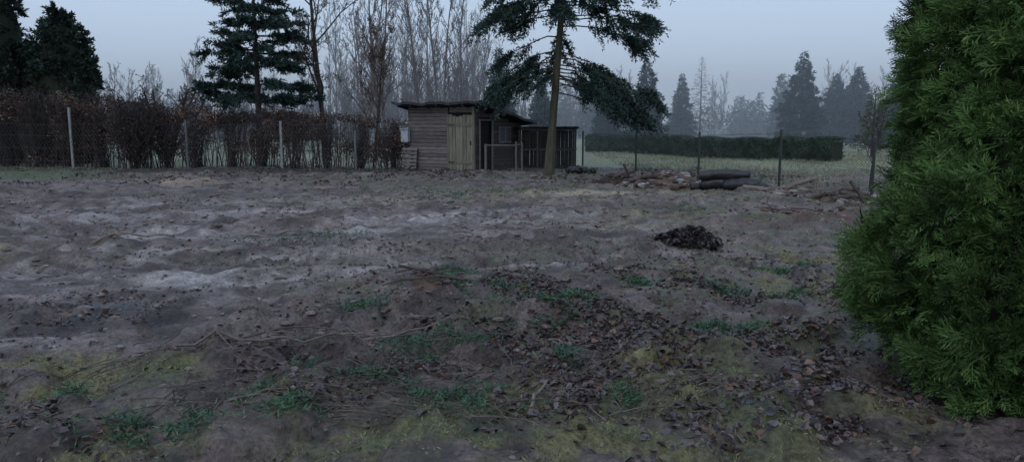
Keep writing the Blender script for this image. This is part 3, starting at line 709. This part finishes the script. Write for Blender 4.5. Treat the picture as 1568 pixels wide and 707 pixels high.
mb = MB()
z = .02; i = 0
while z < hf-.08:
    h_ = .125+rng.uniform(-.01, .01); h_ = min(h_, hf-.03-z)
    R = Matrix.Rotation(rng.normal(0, .005), 3, 'Y')@Matrix.Rotation(.09, 3, 'X')
    mb.box((-Wd+.82+rng.normal(0, .008), .02, z+h_/2), (1.66+rng.normal(0, .015), .022, h_-.016), 0, R)
    if z > 1.9: mb.box((-.50, .02, z+h_/2), (.98, .022, h_-.016), 0, R)
    z += h_
mb.build('front_wall', [wood], parent=shed)
mb = MB()
for i in range(7):
    w_ = .128; x_ = -.96+i*.14
    mb.box((x_+.02, -.005+rng.normal(0, .004), .98+rng.normal(0, .01)), (w_, .025, 1.86+rng.normal(0, .03)), 0)
for z in (.35, 1.6): mb.box((-.52, -.033, z), (.92, .024, .1), 0)
mb.box((-1.04, 0, .98), (.07, .07, 1.95), 0); mb.box((-.03, -.0, 1.1), (.09, .09, 2.2), 0)
mb.build('door', [wood_g], parent=shed)
mb = MB()
for z in (.35, 1.6): mb.box((-.9, -.055, z), (.28, .008, .035))
mb.box((-.14, -.04, 1.0), (.03, .05, .14)); mb.build('door_hinges', [metal], parent=shed)
mb = MB()
z = .02
while z < hf-.1:
    h_ = .14
    def seg(y0, y1):
        y1 = min(y1, (hf-z-.12)*Dp/(hf-hb)) if z+h_ > hb-.02 else y1
        if y1-y0 > .05: mb.box((.0, (y0+y1)/2, z+h_/2), (.022, y1-y0, h_-.014), 0, Matrix.Rotation(rng.normal(0, .005), 3, 'X'))
    if z < 1.75:
        seg(.08, .3)
        if .98 < z+.07 < 1.52: seg(1.15, 1.62); seg(2.42, Dp)
        else: seg(1.15, Dp)
    else: seg(.08, Dp)
    z += h_
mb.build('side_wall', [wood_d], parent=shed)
mb = MB(); mb.box((.0, 2.02, 1.25), (.012, .74, .5)); mb.build('window_pane', [glass], parent=shed)
mb = MB()
for z in (.985, 1.515): mb.box((.025, 2.02, z), (.04, .86, .05))
for y in (1.62, 2.02, 2.42): mb.box((.027, y, 1.25), (.036, .045, .48))
mb.box((.02, .3, .9), (.05, .06, 1.78)); mb.box((.02, 1.15, .9), (.05, .06, 1.78)); mb.box((.02, .725, 1.76), (.05, .79, .06))
mb.build('window_frame', [wood], parent=shed)
mb = MB()
for i in range(18):
    y = .09+i*.18; mb.box((-Wd, y, roofz(y)/2-.02), (.024, .172, roofz(y)-.04), 0)
for i in range(15): mb.box((-Wd+.09+i*.18, Dp, hb/2), (.172, .024, hb-.04), 0)
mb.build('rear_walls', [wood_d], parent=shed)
mb = MB(); sl = math.atan2(hb-hf, Dp); 
nxr, nyr = 14, 12
top = []; 
for j in range(nyr+1):
    for i in range(nxr+1):
        X_ = -Wd-.42+(Wd+.42+.5)*i/nxr; Y_ = -.4+(Dp+.75)*j/nyr
        e = 0.02*rng.normal() if (i in (0, nxr) or j in (0, nyr)) else .008*rng.normal()
        top.append((X_+(.02*rng.normal() if i in (0, nxr) else 0), Y_+(.02*rng.normal() if j in (0, nyr) else 0), roofz(Y_)+.10+e-.03*math.sin(math.pi*i/nxr)))
top = np.array(top); bot = top.copy(); bot[:, 2] -= .085
w1 = nxr+1; N_ = len(top); f = []
for j in range(nyr):
    for i in range(nxr):
        a = j*w1+i; f.append([a, a+1, a+w1+1, a+w1]); f.append([N_+a, N_+a+w1, N_+a+w1+1, N_+a+1])
for i in range(nxr): f.append([i, N_+i, N_+i+1, i+1]); a = nyr*w1+i; f.append([a, a+1, N_+a+1, N_+a])
for j in range(nyr): a = j*w1; f.append([a, a+w1, N_+a+w1, N_+a]); a = j*w1+nxr; f.append([a, N_+a, N_+a+w1, a+w1])
mb.add(np.concatenate([top, bot]), f)
for i in range(7): 
    x_ = -Wd-.2+i*.53; mb.box((x_, -.02, roofz(-.02)-.03), (.06, .68, .07), 0, Matrix.Rotation(sl, 3, 'X'))
mb.build('roof', [felt], parent=shed)
mb = MB(); mb.box((-Wd-.06, -.12, 1.22), (.3, .14, .42)); mb.box((-Wd-.06, -.135, 1.45), (.34, .19, .03)); mb.build('meter_box', [white], parent=shed)
mb = MB()
R = Matrix.Rotation(-.12, 3, 'X')
for i in range(6): mb.box((-Wd+.12, -.2+.02*i*.9, .1+.13*i), (.62, .02, .09), 0, R)
for x_ in (-.25, 0, .25): mb.box((-Wd+.12+x_, -.12, .4), (.07, .06, .82), 0, R)
mb.build('leaning_pallet', [wood], parent=shed)
mb = MB(); mb.box((.5, -.1, .06), (1.1, .5, .12), 0, jit=.01); mb.build('door_step', [wood_d], parent=shed)

par = bpy.data.objects.new('wire_pen', None); scene.collection.objects.link(par); par.location = (-.38, 25.35, float(gh(-.38, 25.35))); par.rotation_euler = (0, 0, -.1)
mb = MB()
for x_, y_, h_ in ((-.5, 0, .9), (.52, 0, .98), (.6, 1.3, .9)): mb.box((x_, y_, h_/2-.05), (.06, .06, h_+.1), 0, jit=.004)
mb.box((0, .012, .86), (.98, .025, .035), 0); mb.box((.55, .65, .86), (.03, 1.25, .035), 0)
mb.build('posts', [wood], parent=par)
mb = MB()
u = np.arange(-.5, .52, .06); mb.prisms(np.stack([u, u*0, u*0], -1), np.stack([u, u*0, u*0+.85], -1), .004, .004, 3)
zq = np.arange(0, .85, .06); mb.prisms(np.stack([zq*0-.5, zq*0, zq], -1), np.stack([zq*0+.52, zq*0, zq], -1), .004, .004, 3)
mb.build('mesh', [metal], parent=par)

par = bpy.data.objects.new('animal_run', None); scene.collection.objects.link(par); par.location = (1.25, 27.6, float(gh(1.25, 27.6))); par.rotation_euler = (0, 0, -.12)
mb = MB()
for x_ in (-1, -.33, .33, 1):
    for y_ in (0, 1.2): mb.box((x_, y_, .7), (.06, .06, 1.5), 0)
for z in (.04, .7, 1.42):
    for y_ in (0, 1.2): mb.box((0, y_-.035, z), (2.1, .035, .06), 0)
    for x_ in (-1.03, 1.03): mb.box((x_, .6, z), (.03, 1.15, .05), 0)
mb.build('frame', [wood_d], parent=par)
mb = MB(); mb.box((0, .6, 1.49), (2.3, 1.5, .03), 0, Matrix.Rotation(-.03, 3, 'X'), jit=.01); 
for i in range(14): mb.box((-.95+i*.146, 1.24, .7), (.14, .02, 1.35), 0, jit=.004)
mb.build('cover', [felt], parent=par)
mb = MB()
u = np.arange(-1, 1, .06)
mb.prisms(np.stack([u, u*0-.02, u*0], -1), np.stack([u, u*0-.02, u*0+1.42], -1), .006, .006, 3)
zq = np.arange(0, 1.42, .07); mb.prisms(np.stack([zq*0-1, zq*0-.02, zq], -1), np.stack([zq*0+1, zq*0-.02, zq], -1), .006, .006, 3)
mb.build('mesh', [metal], parent=par)
mb = MB()
for i in range(26): 
    a = rng.uniform(0, 6.28); r_ = rng.uniform(0, .5); mb.rock((r_*math.cos(a), r_*.6*math.sin(a), .1+.18*(1-r_/.5)*rng.random()), (rng.uniform(.08, .17),)*2+(rng.uniform(.06, .12),), 0, 500+i)
blk = mat_noise('black_plastic', (.010, .010, .012), (.03, .03, .034), 8, rough=.5, spec=.5, bump=.6)
mb.build('coal_heap', [blk], (2.1, 24.0, float(gh(2.1, 24.0))))

# ------------------------------------------------------------------ rubble heaps, logs, leaf pile
stone = mat_noise('rubble_stone', (.13, .125, .12), (.33, .31, .295), 9, isl=.4)
earth = mat_noise('heap_earth', (.07, .048, .04), (.17, .115, .092), 7, isl=.3)
logm = mat_noise('log_bark', (.05, .04, .036), (.15, .12, .10), 9, isl=.35, bump=.7)
def heap(name, cx, cy, rx, ry, h, nrock, nst, rs, mats, rotz=0, nlog=0):
    mb = MB(); n1_, n2_ = 26, 9; v = []
    for j in range(n2_+1):
        for i in range(n1_):
            t = j/n2_; a = 2*math.pi*i/n1_
            x_ = cx+rx*t*math.cos(a); y_ = cy+ry*t*math.sin(a)
            v.append((x_, y_, float(gh(x_, y_))-.03+h*(1-t)**.9*(1-t*.2)*(.5+float(fbm(x_*3, y_*3, 3, 400)))))
    f = [[j*n1_+i, (j+1)*n1_+i, (j+1)*n1_+(i+1) % n1_, j*n1_+(i+1) % n1_] for j in range(n2_) for i in range(n1_)]
    mb.add(v, f, 1)
    def spot():
        t = rng.random()**.6; a = rng.uniform(0, 6.28); x_ = cx+rx*t*math.cos(a); y_ = cy+ry*t*math.sin(a)
        return x_, y_, t
    for i in range(nrock):
        x_, y_, t = spot(); s_ = rs*rng.uniform(.3, 1.2)
        mb.rock((x_, y_, float(gh(x_, y_))+h*(1-t)*.85+s_*.1), (s_*rng.uniform(.8, 1.6), s_, s_*rng.uniform(.35, .8)), rng.choice([0, 0, 1]), 600+i)
    for i in range(nst+nlog):
        x_, y_, t = spot(); z_ = float(gh(x_, y_))+h*(1-t)*.8+.03
        d = rng.normal(0, 1, 3)*[1, .7, .2]; d /= np.linalg.norm(d); big = i >= nst
        L_ = rng.uniform(.5, 1.1) if big else rng.uniform(.2, .7); r_ = rng.uniform(.035, .065) if big else .012
        p0 = np.array([x_, y_, z_+r_]); p = np.array([p0-d*L_*.5, p0+[0, 0, .02], p0+d*L_*.5])
        mb.tube(np.concatenate([p[:1], p, p[-1:]]), np.array([.002, r_, r_*.9, r_*.75, .002]) if big else np.array([.001, r_, r_*.8, r_*.5, .001]), 7, 2)
    return mb.build(name, mats)
heap('rubble_heap', 4.0, 19.3, 1.25, .7, .40, 90, 80, .12, [stone, earth, stick_d], nlog=8)
heap('brush_heap', 2.85, 19.9, .8, .45, .26, 14, 90, .06, [earth, earth, stick_d], nlog=3)
heap('rubble_heap', 6.15, 16.9, .9, .4, .20, 50, 30, .09, [stone, earth, stick_l], nlog=3)
heap('rubble_heap', 7.7, 15.5, 1.0, .35, .18, 36, 30, .10, [stone, earth, logm], nlog=7)
heap('log_heap', 6.9, 16.3, .8, .35, .18, 8, 34, .07, [stone, earth, logm], nlog=9)
heap('brush_heap', 5.2, 13.0, 1.2, .45, .08, 30, 14, .05, [earth, earth, stick_d], nlog=0)
heap('soil_clump', -.75, 6.5, .22, .16, .08, 10, 6, .03, [earth, earth, stick_d])
mb = MB()
def roll(c, ang, L_, r, seed):
    a = ang*D2R; d = np.array([math.cos(a), math.sin(a), 0]); nn = np.array([-d[1], d[0], 0]); m_ = 24; ns = 16; v = []
    for i in range(m_+1):
        t = i/m_; ee = 1-.3*max(0, abs(t-.5)*2-.9)/.1
        for k in range(ns):
            th = 2*math.pi*k/ns; q = r*ee*(1+.04*math.sin(t*23+seed)+.3*(float(fbm(t*5+seed, k*.7, 3, seed))-.5))
            v.append(np.array(c)+d*(t-.5)*L_+q*(nn*math.cos(th)+np.array([0, 0, 1])*math.sin(th)*.9)-np.array([0, 0, .03*math.sin(t*3.1+seed)]))
    for off in (-.5, .5): v.append(np.array(c)+d*off*L_)
    f = [[i*ns+k, i*ns+(k+1) % ns, (i+1)*ns+(k+1) % ns, (i+1)*ns+k] for i in range(m_) for k in range(ns)]
    mb.add(v, f)
    e0, e1 = (m_+1)*ns, (m_+1)*ns+1
    mb.F.append((np.array([[k, (k+1) % ns, e0] for k in range(ns)])+mb.n-len(v), 0))
    mb.F.append((np.array([[m_*ns+k, m_*ns+(k+1) % ns, e1] for k in range(ns)])+mb.n-len(v), 0))
zr = float(gh(5.15, 18))
roll((5.05, 18.3, zr+.15), -14, .95, .16, 3); roll((5.45, 17.98, zr+.15), -34, .85, .17, 9); roll((5.02, 18.2, zr+.38), -10, 1.05, .13, 15); roll((5.32, 18.1, zr+.37), -24, .7, .11, 21)
roll((5.7, 17.75, zr+.1), -50, .6, .11, 27); roll((4.7, 18.5, zr+.1), 5, .7, .10, 33)
mb.build('dark_log_stack', [blk], smooth=True)
mb = MB(); cx, cy = 2.24, 9.75; n1_, n2_ = 26, 8; v = []
zb0 = float(gh(cx, cy))
RX, RY = .38, .3
def pileh(x_, y_):
    t = np.sqrt(((x_-cx)/RX)**2+((y_-cy)/RY)**2)
    return .15*np.clip(1-t*t, 0, 1)**.6*(.3+1.3*fbm(x_*6, y_*6, 3, 420))
for j in range(n2_+1):
    for i in range(n1_):
        t = j/n2_; a = 2*math.pi*i/n1_; x_ = cx+RX*t*math.cos(a); y_ = cy+RY*t*math.sin(a); v.append((x_, y_, zb0-.03+float(pileh(x_, y_))))
mb.add(v, [[j*n1_+i, (j+1)*n1_+i, (j+1)*n1_+(i+1) % n1_, j*n1_+(i+1) % n1_] for j in range(n2_) for i in range(n1_)], 0)
n = 2300; t = rng.random(n)**.6*1.2; a = rng.uniform(0, 6.28, n); x_ = cx+RX*t*np.cos(a); y_ = cy+RY*t*np.sin(a)
z_ = np.where(t < 1, zb0, gh(x_, y_))+pileh(x_, y_)+rng.uniform(-.01, .06, n)
N = rdir(n); U = unit(np.cross(N, rdir(n))); W = np.cross(N, U); s_ = rng.uniform(.05, .11, (n, 1))
mb.leaves(np.stack([x_, y_, z_], -1)-U*s_*.5, U*s_, W*s_*.35, N, 1, .6)
for i in range(240):
    t = rng.random()**.6; a = rng.uniform(0, 6.28); x1 = cx+RX*t*math.cos(a); y1 = cy+RY*t*math.sin(a); p = np.array([x1, y1, zb0+float(pileh(x1, y1))])
    d = rng.normal(0, 1, 3)*[1, 1, .5]; d[2] = abs(d[2]); d /= np.linalg.norm(d); L_ = rng.uniform(.12, .34)
    mb.prisms(p-d*L_*.4, p+d*L_*.6, .006, .003, 5, 2)
darkleaf = mat_leaf('dark_wet_leaf', [(.012, .010, .013), (.03, .024, .028), (.07, .052, .052), (.02, .016, .02)], clump=6, rough=.4, spec=.5)
mb.build('leaf_pile', [core_mat, darkleaf, bark_dark])
tick('objects')

# ------------------------------------------------------------------ mist bank lying over the distant fields
fog = MB(); fog.box((0, 118, 5), (420, 168, 15)); 
fm = bpy.data.materials.new('mist'); fm.use_nodes = True; nt = fm.node_tree; nt.nodes.clear()
o = nt.nodes.new('ShaderNodeOutputMaterial'); vs = nt.nodes.new('ShaderNodeVolumeScatter'); vs.inputs['Density'].default_value = .0085
vs.inputs['Color'].default_value = (.90, .95, 1, 1); vs.inputs['Anisotropy'].default_value = .2
nt.links.new(vs.outputs[0], o.inputs['Volume'])
fog.build('mist', [fm])

# ------------------------------------------------------------------ world, sun, camera
w = bpy.data.worlds.new('World'); scene.world = w; w.use_nodes = True; nt = w.node_tree; bg = nt.nodes['Background']
sky = nt.nodes.new('ShaderNodeTexSky'); sky.sky_type = 'NISHITA'; sky.sun_disc = False
sky.sun_elevation = math.radians(6); sky.sun_rotation = math.radians(200); sky.air_density = 1.5; sky.dust_density = 3
hs = nt.nodes.new('ShaderNodeHueSaturation'); hs.inputs['Saturation'].default_value = .35; hs.inputs['Value'].default_value = 1
nt.links.new(sky.outputs[0], hs.inputs['Color'])
tc = nt.nodes.new('ShaderNodeTexCoord'); sx = nt.nodes.new('ShaderNodeSeparateXYZ'); nt.links.new(tc.outputs['Generated'], sx.inputs[0])
cr = ramp(nt, [(.52, .64, .80), (.41, .56, .78), (.51, .63, .81)]); nt.links.new(sx.outputs[2], cr.inputs[0])
cr.color_ramp.elements[1].position = .3
v10 = nt.nodes.new('ShaderNodeVectorMath'); v10.operation = 'SCALE'; v10.inputs[3].default_value = 12.6; nt.links.new(cr.outputs[0], v10.inputs[0])
mx = nt.nodes.new('ShaderNodeMix'); mx.data_type = 'RGBA'; mx.inputs[0].default_value = .88
nt.links.new(hs.outputs[0], mx.inputs[6]); nt.links.new(v10.outputs[0], mx.inputs[7]); nt.links.new(mx.outputs[2], bg.inputs[0])
bg.inputs[1].default_value = .1
sun = bpy.data.lights.new('sun', 'SUN'); sun.energy = .55; sun.angle = math.radians(25); sun.color = (1, .97, .94)
so = bpy.data.objects.new('sun', sun); scene.collection.objects.link(so); so.rotation_euler = (math.radians(50), 0, math.radians(-20))

cam = bpy.data.cameras.new('camera'); cam.sensor_width = 36; cam.lens = 26.68; cam.clip_end = 2000; cam.clip_start = .05
co = bpy.data.objects.new('camera', cam); scene.collection.objects.link(co); co.location = (0, 0, 1.6); co.rotation_euler = (math.radians(82), 0, 0)
scene.camera = co
scene.view_settings.view_transform = 'Standard'; scene.view_settings.look = 'None'; scene.view_settings.exposure = 0
print('faces', sum(len(o.data.polygons) for o in bpy.data.objects if o.type == 'MESH'))
